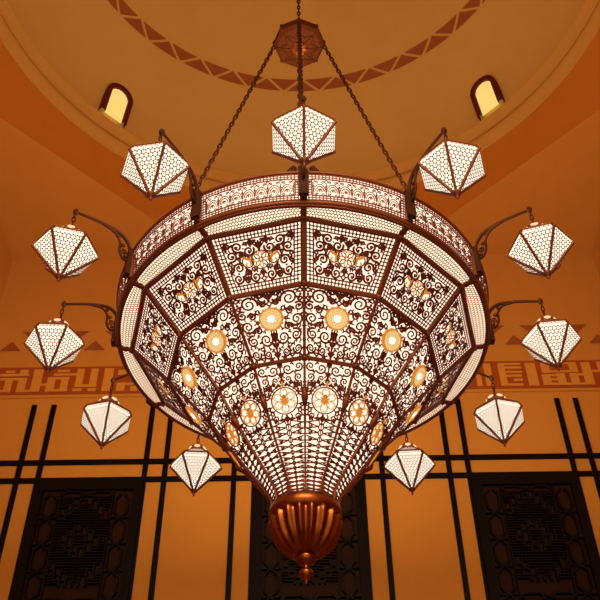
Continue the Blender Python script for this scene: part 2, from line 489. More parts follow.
screen(-.470, .533, 'dark wooden lattice screen in the middle, behind the copper finial')
screen(1.530, 2.515, 'dark wooden lattice screen at the lower right of the back wall')

# ------------------------------------------------------------------ the chandelier
ZB = 2.012
corg = (0, DY, ZB)
chand = empty('chandelier', corg, ROT)
tag(chand, 'huge twelve-sided pierced bronze chandelier glowing white, hung on chains under the dome', 'chandelier')
COR = (0, 0, ZB)        # local origin in unit coordinates
TAN15 = math.tan(math.radians(15)); S15 = math.sin(math.radians(15)); C15 = math.cos(math.radians(15))

class PanelMap:
    """maps (s in -1..1, t in 0..1, e outwards) onto the facet at angle 0 (facing -y)"""
    def __init__(p, prof, curve0=0.0, curve1=0.0):
        p.prof = prof; p.c0 = curve0; p.c1 = curve1
        p.ln = [0]
        for (r0, z0), (r1, z1) in zip(prof, prof[1:]): p.ln.append(p.ln[-1] + math.hypot(r1 - r0, z1 - z0))
        p.h = p.ln[-1]
    def rz(p, t):
        d = max(0, min(1, t)) * p.h
        for i in range(len(p.prof) - 1):
            if d <= p.ln[i + 1] + 1e-9:
                k = (d - p.ln[i]) / (p.ln[i + 1] - p.ln[i])
                (r0, z0), (r1, z1) = p.prof[i], p.prof[i + 1]
                return r0 + (r1 - r0) * k, z0 + (z1 - z0) * k, (r1 - r0), (z1 - z0)
    def hw(p, t): return p.rz(t)[0] * S15
    def __call__(p, s_, t, e=0.0):
        r, z, dr, dz = p.rz(t)
        l = math.hypot(dr, dz); nr, nz = -dz / l, dr / l      # outward, downward
        flat = Vector((s_ * r * S15, -r * C15, z))
        a = s_ * math.radians(15)
        arc = Vector((r * math.sin(a), -r * math.cos(a), z))
        c = p.c0 * (1 - t) + p.c1 * t
        q = flat.lerp(arc, c)
        return q + Vector((0, -nr, nz)) * e

class Fret:
    """strokes in (x metric across at mid height, y metric down) drawn on a panel"""
    def __init__(f_, pm, e=0.009):
        f_.pm = pm; f_.b = MB(); f_.e = e; f_.wm = pm.hw(0.5); f_.k = 0; f_.wk = 1.42
    def P(f_, x, y, e): return f_.pm(x / f_.wm, y / f_.pm.h, e)
    def stroke(f_, pts, w, mi=0):
        n = len(pts)
        if n < 2: return
        f_.k += 1
        e = f_.e + (f_.k % 7) * 0.0002
        vs = []
        for i, (x, y) in enumerate(pts):
            x0, y0 = pts[max(0, i - 1)]; x1, y1 = pts[min(n - 1, i + 1)]
            dx, dy = x1 - x0, y1 - y0; l = math.hypot(dx, dy) or 1
            ww = (w[i] if isinstance(w, list) else w) / 2 * f_.wk
            nx, ny = -dy / l * ww, dx / l * ww
            vs += [f_.P(x + nx, y + ny, 0.0005), f_.P(x + nx * .8, y + ny * .8, e), f_.P(x - nx * .8, y - ny * .8, e), f_.P(x - nx, y - ny, 0.0005)]
        fs = []
        for i in range(n - 1):
            a = 4 * i
            fs += [(a, a + 1, a + 5, a + 4), (a + 1, a + 2, a + 6, a + 5), (a + 2, a + 3, a + 7, a + 6)]
        f_.b.add(vs, fs, mi)
    def both(f_, pts, w, mi=0):
        f_.stroke(pts, w, mi); f_.stroke([(-x, y) for x, y in pts], w, mi)
    def blob(f_, x, y, rx, ry=None, a=0, mi=0, n=8):
        ry = ry or rx; f_.k += 1
        e = f_.e + (f_.k % 7) * 0.0002
        q = []
        for i in range(n):
            u, v = rx * math.cos(2 * math.pi * i / n), ry * math.sin(2 * math.pi * i / n)
            q.append((x + u * math.cos(a) - v * math.sin(a), y + u * math.sin(a) + v * math.cos(a)))
        vs = [f_.P(*p, e) for p in q] + [f_.P(*p, 0.001) for p in q]
        f_.b.add(vs, [tuple(range(n))] + [(i, (i + 1) % n, n + (i + 1) % n, n + i) for i in range(n)], mi)
    def inside(f_, x, y, r, m=0.0):
        if y - r < m or y + r > f_.pm.h - m: return False
        # x is metric at mid height; the local half width scales everything alike
        return abs(x) + r * f_.wm / f_.pm.hw(y / f_.pm.h) < f_.wm - m
    def ring(f_, x, y, r, w, mi=0, n=20):
        f_.stroke([(x + r * math.cos(2 * math.pi * i / n), y + r * math.sin(2 * math.pi * i / n)) for i in range(n + 1)], w, mi)

class FretM(Fret):
    """same, but x is true metric at every height"""
    def P(f_, x, y, e):
        t = max(0, min(1, y / f_.pm.h))
        return f_.pm(max(-1, min(1, x / f_.pm.hw(t))), t, e)
    def inside(f_, x, y, r, m=0.0):
        if y - r < m or y + r > f_.pm.h - m: return False
        return abs(x) + r < f_.pm.hw(y / f_.pm.h) - m

def spiral(cx, cy, r, a0, turns, hand, n=22, rin=.22):
    p = []
    for i in range(n + 1):
        k = i / n
        rr = r * (1 - (1 - rin) * k ** .85)
        a = a0 + hand * turns * 2 * math.pi * k
        p.append((cx + rr * math.cos(a), cy + rr * math.sin(a)))
    return p

def scrollwork(fr, reserved, radii, rnd, w, x0=0.0, m=.004, tries=260, box=None, centre=True):
    """fill a mirrored panel with open scroll loops that touch one another"""
    H = fr.pm.h
    metric = isinstance(fr, FretM)
    WM = fr.pm.hw(0) if metric else fr.wm
    edge_at = (lambda y: fr.pm.hw(max(0, min(1, y / H)))) if metric else (lambda y: fr.wm)
    circ = list(reserved)
    placed = []
    for r in radii:
        for _ in range(tries):
            x = rnd.uniform(0, WM); y = rnd.uniform(0, H)
            if box and not box(x, y, r): continue
            if centre and x < r * .8: x = 0.0
            elif x < r: continue
            if not fr.inside(x, y, r * .9, m): continue
            ok = True
            for (cx, cy, cr) in circ:
                if math.hypot(x - cx, y - cy) < (r + cr) * .96: ok = False; break
                if cx > 0 and math.hypot(x + cx, y - cy) < (r + cr) * .96: ok = False; break
            if ok:
                circ.append((x, y, r)); placed.append((x, y, r))
    for (x, y, r) in placed:
        best = None
        for (cx, cy, cr) in circ:
            if (cx, cy) == (x, y): continue
            d = math.hypot(cx - x, cy - y) - cr - r
            if best is None or d < best[0]: best = (d, cx, cy, cr)
        a0 = math.atan2(best[2] - y, best[1] - x) if best else 0
        hand = rnd.choice((-1, 1))
        if x == 0.0:
            if r > .012:
                # palmette on the axis
                for q in range(5):
                    a = -math.pi / 2 + (q - 2) * .62
                    fr.stroke([(0, y + r * .7), (r * .5 * math.cos(a), y + r * .5 * math.sin(a) + .003), (r * .95 * math.cos(a), y + r * .95 * math.sin(a))], [w * .7, w * 1.5, w * .6])
                fr.blob(0, y + r * .7, w * 1.1, w * .9)
            else:
                fr.ring(0, y, r * .8, w * .8, 0, 10)
        elif r >= .015:
            n = 20
            sp = spiral(x, y, r, a0, 1.28, hand, n, .34)
            fr.both(sp, [w * (1.2 - .35 * i / n) for i in range(n + 1)])
            ex, ey = sp[-1]
            la = math.atan2(ey - y, ex - x)
            for sx in (1, -1):      # teardrop bud at the heart of the scroll
                fr.blob(sx * (x + (ex - x) * .55), y + (ey - y) * .55, w * 1.5, w * .95, la if sx > 0 else math.pi - la, 0, 8)
            la = a0 + hand * 2.3    # leaf on the outside
            for sx in (1, -1):
                fr.blob(sx * (x + r * 1.0 * math.cos(la)), y + r * 1.0 * math.sin(la), w * 1.9, w * .9, (la + .7) if sx > 0 else math.pi - (la + .7), 0, 8)
        elif r >= .0095:
            n = 12
            sp = spiral(x, y, r * .95, a0, .95, hand, n, .45)
            fr.both(sp, [w * (1.05 - .3 * i / n) for i in range(n + 1)])
            ex, ey = sp[-1]
            for sx in (1, -1): fr.blob(sx * ex, ey, w * .85, w * .85, 0, 0, 6)
        else:
            la = a0
            for sx in (1, -1):
                fr.blob(sx * x, y, r * .75, r * .42, la if sx > 0 else math.pi - la, 0, 8)
        cnt = 0
        for (cx, cy, cr) in sorted(circ, key=lambda c: math.hypot(c[0] - x, c[1] - y) - c[2]):
            if (cx, cy) == (x, y): continue
            d = math.hypot(cx - x, cy - y)
            gap = d - cr - r
            if gap > .014: continue
            ux, uy = (cx - x) / d, (cy - y) / d
            k0 = .25 if r < .0095 else .9
            p0 = (x + ux * r * k0, y + uy * r * k0); p1 = (cx - ux * cr * .9, cy - uy * cr * .9)
            mxp = ((p0[0] + p1[0]) / 2 - uy * .003, (p0[1] + p1[1]) / 2 + ux * .003)
            fr.both([p0, mxp, p1], w * .85)
            cnt += 1
            if cnt >= 3: break
        ed = edge_at(y) - (0 if not box or metric else .046)
        if ed - x < r + .014: fr.both([(x + r * .9, y), (ed, y + .004)], w * .9)
        if not box or metric:
            if y < r + .014: fr.both([(x, y - r * .9), (x + .003, 0)], w * .9)
            if H - y < r + .014: fr.both([(x, y + r * .9), (x + .003, H)], w * .9)

def liner(pm, mi, b, ns=6, nt=4, e=0.0, uvscale=1.0):
    vs = []; uvs = []
    for j in range(nt + 1):
        for i in range(ns + 1):
            s_ = -1 + 2 * i / ns; t = j / nt
            vs.append(pm(s_, t, e)); uvs.append((s_ * pm.hw(t) * uvscale, t * pm.h * uvscale))
    n = ns + 1
    b.add(vs, [(j * n + i, j * n + i + 1, (j + 1) * n + i + 1, (j + 1) * n + i) for j in range(nt) for i in range(ns)], mi, False, uvs)

def border(fr, inset, pitch, w, dot):
    w *= 1.35; dot *= 1.3
    """beaded border: two rows of openings between two lines"""
    H = fr.pm.h; WM = fr.wm
    def edge(m):
        k0 = WM - m * fr.wm / fr.pm.hw(m / H); k1 = WM - m * fr.wm / fr.pm.hw(1 - m / H)
        return k0, k1
    def rect(m, ww):
        k0, k1 = edge(m)
        n = 10
        for sx in (1, -1):
            fr.stroke([(sx * (k0 + (k1 - k0) * i / n), m + (H - 2 * m) * i / n) for i in range(n + 1)], ww)
        fr.stroke([(-k0 + 2 * k0 * i / 12, m) for i in range(13)], ww)
        fr.stroke([(-k1 + 2 * k1 * i / 12, H - m) for i in range(13)], ww)
    m0 = inset * .30; mm = inset * .72; m1 = inset * 1.14
    rect(m0, w * .9); rect(mm, w * .75); rect(m1, w)
    hh = (m1 - m0) / 2
    k0, k1 = edge(mm)
    for yrow, kk in ((mm, k0), (H - mm, k1)):
        sc = fr.wm / fr.pm.hw(yrow / H)
        n = max(3, int(2 * kk / (pitch * sc)))
        for i in range(n + 1):
            x = -kk + 2 * kk * i / n
            fr.stroke([(x, yrow - hh), (x, yrow + hh)], w * .8 * sc)
            fr.blob(x, yrow, dot * sc, dot, 0, 0, 4)
    n = max(3, int((H - 2 * mm) / pitch))
    for i in range(1, n):
        y = mm + (H - 2 * mm) * i / n
        kk = k0 + (k1 - k0) * (y - mm) / (H - 2 * mm); sc = fr.wm / fr.pm.hw(y / H)
        for sx in (1, -1):
            fr.stroke([(sx * (kk - hh * sc), y), (sx * (kk + hh * sc), y)], w * .8)
            fr.blob(sx * kk, y, dot * sc, dot, 0, 0, 4)

WK = 1.42
RA = [(1.024, 3.618), (1.004, 3.43)]
RB = [(0.996, 3.408), (0.928, 3.400)]
RC = [(0.926, 3.405), (0.709, 3.180)]
RDp = [(0.709, 3.180), (0.479, 2.918)]
RE = [(0.479, 2.918), (0.385, 2.775), (0.293, 2.645), (0.208, 2.53), (0.158, 2.455), (0.142, 2.37)]

def ring_of(proto, n=12, subs=()):
    proto.rotation_euler.z = math.radians(15)
    for k in range(1, n):
        c = proto.copy(); col.objects.link(c); c.parent = chand
        c.rotation_euler.z = math.radians(15 + 30 * k)
        for s_ in subs:
            d = s_.copy(); col.objects.link(d); d.parent = c

rnd = random.Random(11)
def honeycomb(b, fn, inside, x0, x1, y0, y1, pitch, w, mi=0, e0=.0005, e1=.004, dot=0):
    """net of six-sided openings; fn(x, y, e) gives the 3-D point"""
    sx = pitch; sy = pitch * .866; R6 = pitch / math.sqrt(3)
    seen = set(); j = 0; y = y0
    while y <= y1:
        x = x0 + (sx / 2 if j % 2 else 0)
        while x <= x1:
            P_ = [(x + R6 * math.sin(math.pi / 3 * i), y + R6 * math.cos(math.pi / 3 * i)) for i in range(6)]
            for i in range(6):
                a, c = P_[i], P_[(i + 1) % 6]
                key = (round((a[0] + c[0]) * 2000), round((a[1] + c[1]) * 2000))
                if key in seen: continue
                seen.add(key)
                if not (inside(*a) and inside(*c)): continue
                dx, dy = c[0] - a[0], c[1] - a[1]; l = math.hypot(dx, dy)
                nx, ny = -dy / l * w / 2, dx / l * w / 2; ex, ey = dx / l * w * .25, dy / l * w * .25
                q = [(a[0] - ex + nx, a[1] - ey + ny), (c[0] + ex + nx, c[1] + ey + ny), (c[0] + ex - nx, c[1] + ey - ny), (a[0] - ex - nx, a[1] - ey - ny)]
                b.add([fn(u, v, e1) for u, v in q] + [fn(u, v, e0) for u, v in q], [(0, 1, 2, 3), (0, 4, 5, 1), (2, 6, 7, 3)], mi)
            if dot:
                for (u, v) in P_[:2] + [(x, y)]:
                    if inside(u, v):
                        dr = dot if (u, v) != (x, y) else dot * .5
                        b.add([fn(u + dr * math.cos(math.pi / 3 * i), v + dr * math.sin(math.pi / 3 * i), e1 + .0004) for i in range(6)], [tuple(range(6))], mi)
            x += sx
        y += sy; j += 1

# --- upper frieze band (curved)
pmA = PanelMap(RA, 1, 1)
fr = Fret(pmA, .003); fr.wk = 1.15
border(fr, .034, .0165, .0045, .0042)
for k in range(-3, 4):      # row of fan palmettes
    cx = k * .062; 
    for r in (.012, .021, .029):
        fr.stroke([(cx + r * math.cos(a), .128 - r * 1.9 * math.sin(a)) for a in [math.pi * i / 10 for i in range(11)]], .0042)
    fr.blob(cx, .115, .004, .012)
    for sx in (1, -1):
        fr.stroke(spiral(cx + sx * .017, .141, .010, 0, 1.2, sx, 10), .0036)
for k in range(-4, 4):
    cx = (k + .5) * .062
    fr.stroke([(cx, .04), (cx - .008, .055), (cx, .07), (cx + .008, .055), (cx, .04)], .004)
    fr.stroke([(cx, .07), (cx, .15)], .004)
    fr.blob(cx, .088, .006, .009)
    for sx in (1, -1): fr.stroke(spiral(cx + sx * .014, .058, .010, math.pi / 2, 1.1, -sx, 10), .0036)
liner(pmA, 1, fr.b, 8, 3)
pA = fr.b.build('frieze_panel', [M['fret'], M['glass'], M['gold']], chand, COR)
ring_of(pA)
# --- narrow rim panel: round outside, straight inside
pmB = PanelMap(RB, 1, 0)
b = MB()
# panel surface is cut with the arc outside and the chord inside
ns = 14; vs = []; uvs = []
for j in range(4):
    t = j / 3
    for i in range(ns + 1):
        s_ = -1 + 2 * i / ns
        a = s_ * math.radians(14.6)
        p0 = Vector((0.994 * math.sin(a), -0.994 * math.cos(a), 3.418)); p1 = Vector((s_ * .915 * S15, -.915 * C15, 3.400))
        q = p0.lerp(p1, t); vs.append(q); uvs.append((q.x, q.y))
n = ns + 1
b.add(vs, [(j * n + i, j * n + i + 1, (j + 1) * n + i + 1, (j + 1) * n + i) for j in range(3) for i in range(ns)], 0, False, uvs)
def fB(u, v, e):
    s_ = u / .27; t = v
    a = s_ * math.radians(14.6)
    p0 = Vector((0.994 * math.sin(a), -0.994 * math.cos(a), 3.418)); p1 = Vector((s_ * .915 * S15, -.915 * C15, 3.400))
    return p0.lerp(p1, t / .10) - Vector((0, 0, e + .001))
honeycomb(b, fB, lambda u, v: abs(u) < .268 and 0 < v < .1, -.27, .27, 0.0, .1, .0175, .0038, 1)
pB = b.build('rim_panel', [M['rimglass'], M['tan']], chand, COR)
ring_of(pB)
# --- bordered panels
pmC = PanelMap(RC)
fr = Fret(pmC, .0018)
border(fr, .041, .0175, .0040, .0062)
cy = pmC.h * .5
for i in range(8):          # central rosette
    a = math.pi / 4 * i
    ca, sa = math.cos(a), math.sin(a)
    pet = [(0, cy), (.022, -.009), (.034, 0), (.022, .009)]
    q = [(0 + (u * ca - v * sa), cy + (u * sa + v * ca)) for u, v in ((.006, 0), (.02, -.009), (.034, -.006), (.042, 0), (.034, .006), (.02, .009), (.006, 0))]
    fr.stroke(q, .0042, 2 if i % 2 == 0 else 0)
for sx in (1, -1):          # amber script-like strokes beside the rosette
    fr.stroke([(sx * .035, cy - .022), (sx * .05, cy - .030), (sx * .056, cy - .012), (sx * .048, cy + .004), (sx * .052, cy + .020)], .0105, 2)
    fr.stroke([(sx * .058, cy - .012), (sx * .072, cy - .016), (sx * .082, cy - .028)], .010, 2)
    fr.stroke([(sx * .070, cy + .004), (sx * .078, cy + .018), (sx * .070, cy + .026)], .006, 2)
    fr.stroke([(sx * .012, cy - .040), (sx * .02, cy - .028), (sx * .03, cy - .036)], .006, 2)
res = [(0, cy, .044), (.064, cy, .026)]
def boxC(x, y, r):
    k0 = .047
    return k0 < y - r and y + r < pmC.h - k0 and x + r * 1.0 < fr.wm - k0
scrollwork(fr, res, [.027] * 1 + [.022] * 2 + [.018, .015, .012, .010, .008, .006], random.Random(5), .0070, box=boxC, tries=700)
fr.ring(0, cy, .045, .0045)
for sx in (1, -1): fr.ring(sx * .064, cy, .028, .005)
liner(pmC, 1, fr.b)
pC = fr.b.build('bordered_panel', [M['fret'], M['glass'], M['gold']], chand, COR)
ring_of(pC)
# --- scroll panels with a medallion
pmD = PanelMap(RDp)
fr = Fret(pmD, .0018)
my = pmD.h * .40; MR = .053
hand = [(.088, .052, .040, -1, 1), (.118, .158, .034, 1, -1), (.045, .235, .036, -1, -1), (.112, .232, .030, 1, 1), (.052, .306, .026, 1, 1), (.165, .090, .030, 1, 1), (.165, .255, .022, 1, 1), (.118, .300, .028, 1, -1)]
res = [(0, my, MR + .008)]
for (x, y, r, a_, h_) in hand:
    if not fr.inside(x, y, r * .8, 0): continue
    sp = spiral(x, y, r, math.atan2(my - y, -x) + .6 * h_, 1.65, h_, 30, .2)
    fr.both(sp, [.0085 - .004 * i / 30 for i in range(31)])
    for sx in (1, -1):
        fr.blob(sx * sp[-1][0], sp[-1][1], .0055, .0055, 0, 0, 8)
        for la in (1.2, 3.4):
            q = math.atan2(my - y, -x) + .6 * h_ + h_ * la
            lx, ly = x + r * .86 * math.cos(q), y + r * .86 * math.sin(q)
            fr.blob(sx * lx, ly, .013, .0055, q if sx > 0 else math.pi - q)
    res.append((x, y, r))
fr.stroke([(0, my + MR), (0, pmD.h)], .007)
for yy_ in (.235, .275): fr.blob(0, yy_, .012, .008, math.pi / 2)
for i in range(-1, 2): fr.blob(i * .02, .018, .006, .010)
fr.both([(0, .03), (.03, .012), (.07, .010)], .006)
scrollwork(fr, res, [.024, .020, .017, .014, .0115, .0095, .008, .0065], random.Random(8), .0066, tries=700)
liner(pmD, 1, fr.b)
pD = fr.b.build('scroll_panel', [M['fret'], M['glass'], M['gold']], chand, COR)
# medallion
md = Fret(pmD, .016)
n = 36; vs = [pmD(0, my / pmD.h, .012)]; uvs = [(0, 0)]
for i in range(n):
    a = 2 * math.pi * i / n
    x, y = MR * math.cos(a), MR * math.sin(a)
    vs.append(md.P(x, my + y, .012)); uvs.append((x, y))
md.b.add(vs, [(0, i + 1, (i + 1) % n + 1) for i in range(n)], 1, False, uvs)
md.ring(0, my, MR, .006, 2, 30)
for i in range(12):
    a = math.pi / 6 * i
    md.blob(MR * 1.03 * math.cos(a), my + MR * 1.03 * math.sin(a), .007, .006, a, 2)
md.k = 20
md.blob(0, my, .016, .016, 0, 3, 14)
mD = md.b.build('medallion', [M['fret'], M['medal'], M['gold'], M['bulb']], pD, COR)
ring_of(pD, 12, (mD,))
# --- funnel panels with an amber rosette
pmE = PanelMap(RE)
fr = FretM(pmE, .003)
H = pmE.h; WMc = fr.wm
ry, RR = .188, .068
sc = fr.wm / pmE.hw(ry / H)
def EP(x, y): return (x, y)      # true metric -> stroke coordinates
def est(pts, w, mi=0):
    q = [EP(x, y) for x, y in pts]
    fr.stroke(q, w, mi)
def esp(x, y, r, a0, tn, h_, w, n=22):
    sp = spiral(x, y, r, a0, tn, h_, n, .2)
    for sx in (1, -1):
        est([(sx * u, v) for u, v in sp], [w * (1.1 - .4 * i / n) for i in range(n + 1)])
        u, v = EP(sx * sp[-1][0], sp[-1][1]); fr.blob(u, v, w * .8, w * .8, 0, 0, 6)
esp(.036, .040, .027, 0.5, 1.35, 1, .0062); esp(.090, .036, .024, 2.5, 1.35, -1, .0062); esp(.082, .086, .021, 1.5, 1.3, 1, .006)
esp(.030, .088, .017, 1.5, 1.2, -1, .0055); esp(.050, .268, .017, 1.5, 1.2, -1, .0055)
est([(0, 0), (0, ry - RR)], .006)
for sx in (1, -1):
    est([(RR * 1.10 * math.sin(t) * sx, ry - RR * 1.10 * math.cos(t)) for t in [i * .16 for i in range(9)]], .005)
    est([(0, .012), (sx * .02, .004)], .006)
y = ry + RR
for (cy_, rr_) in ((.284, .018), (.314, .015), (.342, .013), (.374, .0115), (.404, .010), (.432, .009), (.458, .0085), (.482, .008), (.505, .0075), (.527, .007), (.548, .0068), (.568, .0065), (.588, .0062), (.606, .006), (.624, .006), (.641, .006)):
    if cy_ + rr_ > H + .004: break
    hw = pmE.hw(cy_ / H)
    q = [(rr_ * .8 * math.cos(2 * math.pi * i / 12), cy_ + rr_ * 1.1 * math.sin(2 * math.pi * i / 12)) for i in range(13)]
    est(q, .0045)
    est([(0, cy_ - rr_), (0, cy_ + rr_)], .0035)
    x1 = hw - .004
    for sx in (1, -1):
        est([(sx * rr_ * .8, cy_), (sx * x1, cy_ - rr_)], .0045)
        est([(sx * rr_ * .8, cy_), (sx * x1, cy_ + rr_)], .0045)
        if hw > .055:
            esp(hw * .68, cy_, hw * .17, 1, 1.3, 1, .0048, 16)
        elif hw > .033:
            esp(hw * .72, cy_ + .003, hw * .16, 1, 1.0, -1, .004, 10)
scrollwork(fr, [(0, ry, RR * 1.10), (.036, .040, .027), (.090, .036, .024), (.082, .086, .021), (.030, .088, .017), (.050, .268, .017)], [.015, .013, .0105, .0085, .007, .0055], random.Random(3), .0064, box=lambda x, y, r: y < .28, tries=700)
liner(pmE, 1, fr.b, 4, 16)
pE = fr.b.build('funnel_panel', [M['fret'], M['glass'], M['gold']], chand, COR)
ro = FretM(pmE, .008)
def rst(pts, w, mi): ro.stroke([EP(x, y) for x, y in pts], w, mi)
rst([(RR * .92 * math.cos(2 * math.pi * i / 30), ry + RR * .92 * math.sin(2 * math.pi * i / 30)) for i in range(31)], .0045, 0)
for i in range(6):
    a = math.pi / 3 * i + math.pi / 2
    ca, sa = math.cos(a), math.sin(a)
    for g in (1, -1):
        rst([((u * ca - g * v * sa), ry + (u * sa + g * v * ca)) for u, v in ((.004, 0), (.022, .013), (.042, .017), (.055, .009), (.050, 0))], .0036, 2)
    rst([(0, ry), (RR * .35 * ca, ry + RR * .35 * sa)], .006, 2)
u, v = EP(0, ry); ro.blob(u, v, .009, .007, 0, 2)
u, v = EP(0, ry - .018); ro.blob(u, v, .009, .011, 0, 0)
rst([(0, ry - RR * .9), (0, ry - RR * 1.35)], .007, 2)
roE = ro.b.build('rosette', [M['fret'], M['glass'], M['gold']], pE, COR)
ring_of(pE, 12, (roE,))

# --- frame: rings and ribs
b = MB()
def vert(k, r, z):
    a = math.radians(30 * k); return Vector((r * math.sin(a), -r * math.cos(a), z))
def torus(R_, z, rr, n=96, m_=8, fl=1.0):
    prof = []
    vs = []; fs = []
    for i in range(n):
        a = 2 * math.pi * i / n
        for j in range(m_):
            q = 2 * math.pi * j / m_
            r = R_ + rr * math.cos(q); vs.append((r * math.sin(a), -r * math.cos(a), z + rr * fl * math.sin(q)))
    for i in range(n):
        for j in range(m_):
            fs.append((i * m_ + j, ((i + 1) % n) * m_ + j, ((i + 1) % n) * m_ + (j + 1) % m_, i * m_ + (j + 1) % m_))
    b.add(vs, fs, 0, True)
torus(1.024, 3.622, .010); torus(1.000, 3.424, .014); torus(.993, 3.412, .010)
for k in range(12):
    a1 = math.radians(30 * k); nrm = Vector((math.sin(a1), -math.cos(a1), 0))
    am = math.radians(30 * k + 15); nm = Vector((math.sin(am), -math.cos(am), -.7))
    b.beam(vert(k, 1.027, 3.615), vert(k, 1.008, 3.43), nrm, .036, .03)                      # dark post of the frieze
    b.beam(vert(k, 1.0, 3.412), vert(k, .928, 3.403), Vector((0, 0, -1)), .030, .022)         # across the rim
    b.beam(vert(k, .926, 3.403), vert(k + 1, .926, 3.403), nm, .030, .026)
    b.beam(vert(k, .926, 3.403), vert(k, .709, 3.181), nrm + Vector((0, 0, -1)), .030, .026)
    b.beam(vert(k, .709, 3.181), vert(k + 1, .709, 3.181), nm, .026, .026)
    b.beam(vert(k, .709, 3.181), vert(k, .479, 2.918), nrm + Vector((0, 0, -1)), .015, .024)
    b.beam(vert(k, .479, 2.918), vert(k + 1, .479, 2.918), nm, .022, .026)
    for (r0, z0), (r1, z1) in zip(RE, RE[1:]):
        b.beam(vert(k, r0, z0), vert(k, r1, z1), nrm + Vector((0, 0, -.6)), .0125 if z1 > 2.6 else .009, .022)
    for r, z, q in ((.926, 3.403, .021), (.709, 3.181, .018), (.479, 2.918, .014)):
        p = vert(k, r, z) + nrm * .006 + Vector((0, 0, -.006))
        b.tube([p + Vector((0, 0, q)), p, p - Vector((0, 0, q * .9))], [q * .5, q * .85, q * .3], 8)
    # leaf bud on each funnel rib
    p = vert(k, .372, 2.757) + nrm * .010
    d = (vert(k, .293, 2.645) - vert(k, .385, 2.775)).normalized()
    b.tube([p - d * .045, p - d * .018, p, p + d * .02, p + d * .05], [.003, .014, .018, .012, .003], 8)
frame = b.build('frame', M['bronze'], chand, COR)

# --- copper collar, gadrooned cap and drop
b = MB()
b.lathe([(.146, 2.400), (.158, 2.398), (.168, 2.385), (.172, 2.365), (.172, 2.345), (.164, 2.328), (.150, 2.322)], 64)
collar = b.build('collar', M['copper'], chand, COR)
b = MB()
prof = []
for i in range(17):
    t = i / 16
    a = t * math.pi / 2
    prof.append((.170 * math.cos(a) ** .8 * (1.0 if i else .96) + .004, 2.335 - .185 * math.sin(a) ** 1.1 if i else 2.335))
prof[-1] = (.03, 2.148)
b.lathe(prof, 160, 0, True, (0, 0), 0.0, lambda a, i: 1 - .115 * abs(math.cos(9 * a)) ** 1.6 * (1 if i < 15 else .4))
b.build('gadrooned_cap', M['copper'], chand, COR)
b = MB()
b.lathe([(.028, 2.165), (.042, 2.150), (.046, 2.135), (.038, 2.118), (.018, 2.105), (.012, 2.094), (.020, 2.086), (.032, 2.072), (.033, 2.060), (.024, 2.046), (.010, 2.036), (.007, 2.024), (.0005, 2.012)], 28)
b.build('finial', M['copper'], chand, COR)

# --- lantern arms and ears
def arm_mesh():
    b = MB()
    def P(r, z, x=0): return Vector((x, -r, z))
    def smooth(pts, k=4):
        out_ = []
        for i in range(len(pts) - 1):
            p0 = pts[max(0, i - 1)]; p1 = pts[i]; p2 = pts[i + 1]; p3 = pts[min(len(pts) - 1, i + 2)]
            for j in range(k):
                t = j / k
                out_.append(.5 * ((2 * p1) + (-p0 + p2) * t + (2 * p0 - 5 * p1 + 4 * p2 - p3) * t * t + (-p0 + 3 * p1 - 3 * p2 + p3) * t ** 3))
        return out_ + [pts[-1]]
    main = smooth([P(1.035, 3.60), P(1.045, 3.655), P(1.075, 3.70), P(1.12, 3.730), P(1.19, 3.745), P(1.27, 3.750), P(1.356, 3.750)])
    n = len(main)
    b.tube(main, [.012 - .005 * i / n for i in range(n)], 8)
    sec = smooth([P(1.20, 3.742), P(1.135, 3.715), P(1.10, 3.66), P(1.095, 3.60), P(1.075, 3.555), P(1.045, 3.545), P(1.03, 3.56)])
    b.tube(sec, .007, 6)
    for (cr, cz, q, h_) in ((1.072, 3.600, .020, 1), (1.083, 3.645, .017, -1), (1.108, 3.695, .012, 1), (1.058, 3.570, .012, -1)):
        sp = [P(u, v) for u, v in spiral(cr, cz, q, 1.0, 1.5, h_, 14)]
        b.tube(sp, .0035, 5)
    b.tube([P(1.356, 3.775), P(1.356, 3.762), P(1.356, 3.75), P(1.356, 3.737), P(1.356, 3.728)], [.004, .013, .016, .013, .004], 8)
    b.tube([P(1.02, 3.47), P(1.03, 3.46), P(1.03, 3.44), P(1.035, 3.425)], [.006, .012, .012, .004], 6)
    # back plate on the post
    b.box(-.022, .022, -1.048, -1.028, 3.44, 3.625)
    return b
arm0 = arm_mesh().build('lantern_arm', M['chain'], chand, COR)
for k in range(1, 12):
    c = arm0.copy(); col.objects.link(c); c.parent = chand; c.rotation_euler.z = math.radians(30 * k)

# --- canopy under the apex and the chains
b = MB()
a8 = 0.0
b.lathe([(.0005, 6.52), (.07, 6.515), (.172, 6.53), (.186, 6.545), (.198, 6.56), (.198, 6.63), (.185, 6.655), (.12, 6.72), (.03, 6.76)], 8, 0, False)
canopy = b.build('canopy', M['hub'], chand, COR)
b = MB()
for i in range(8):
    a = math.pi / 4 * i
    d = Vector((math.sin(a), -math.cos(a), 0)); d2 = Vector((math.sin(a + math.pi / 8), -math.cos(a + math.pi / 8), 0))
    b.tube([d * .05 + Vector((0, 0, 6.510)), d * .175 + Vector((0, 0, 6.526))], .006, 5)
    b.tube([d * .16 + Vector((0, 0, 6.524)), d2 * .10 + Vector((0, 0, 6.513)), Vector((math.sin(a + math.pi / 4), -math.cos(a + math.pi / 4), 0)) * .16 + Vector((0, 0, 6.524))], .004, 5)
    b.tube([d * .198 + Vector((0, 0, 6.56)), d * .198 + Vector((0, 0, 6.63))], .009, 6)
    b.add([tuple(Vector((0, 0, 6.509)) + d * .018), tuple(Vector((0, 0, 6.507)) + d2 * .04 + (d - d2) * .18), tuple(Vector((0, 0, 6.508)) + d * .052), tuple(Vector((0, 0, 6.507)) + d2 * .04 - Vector((0, 0, 0)))], [(0, 1, 2, 3)], 1)
orn = b.build('canopy_ornament', [M['hub'], M['copper']], canopy, COR)

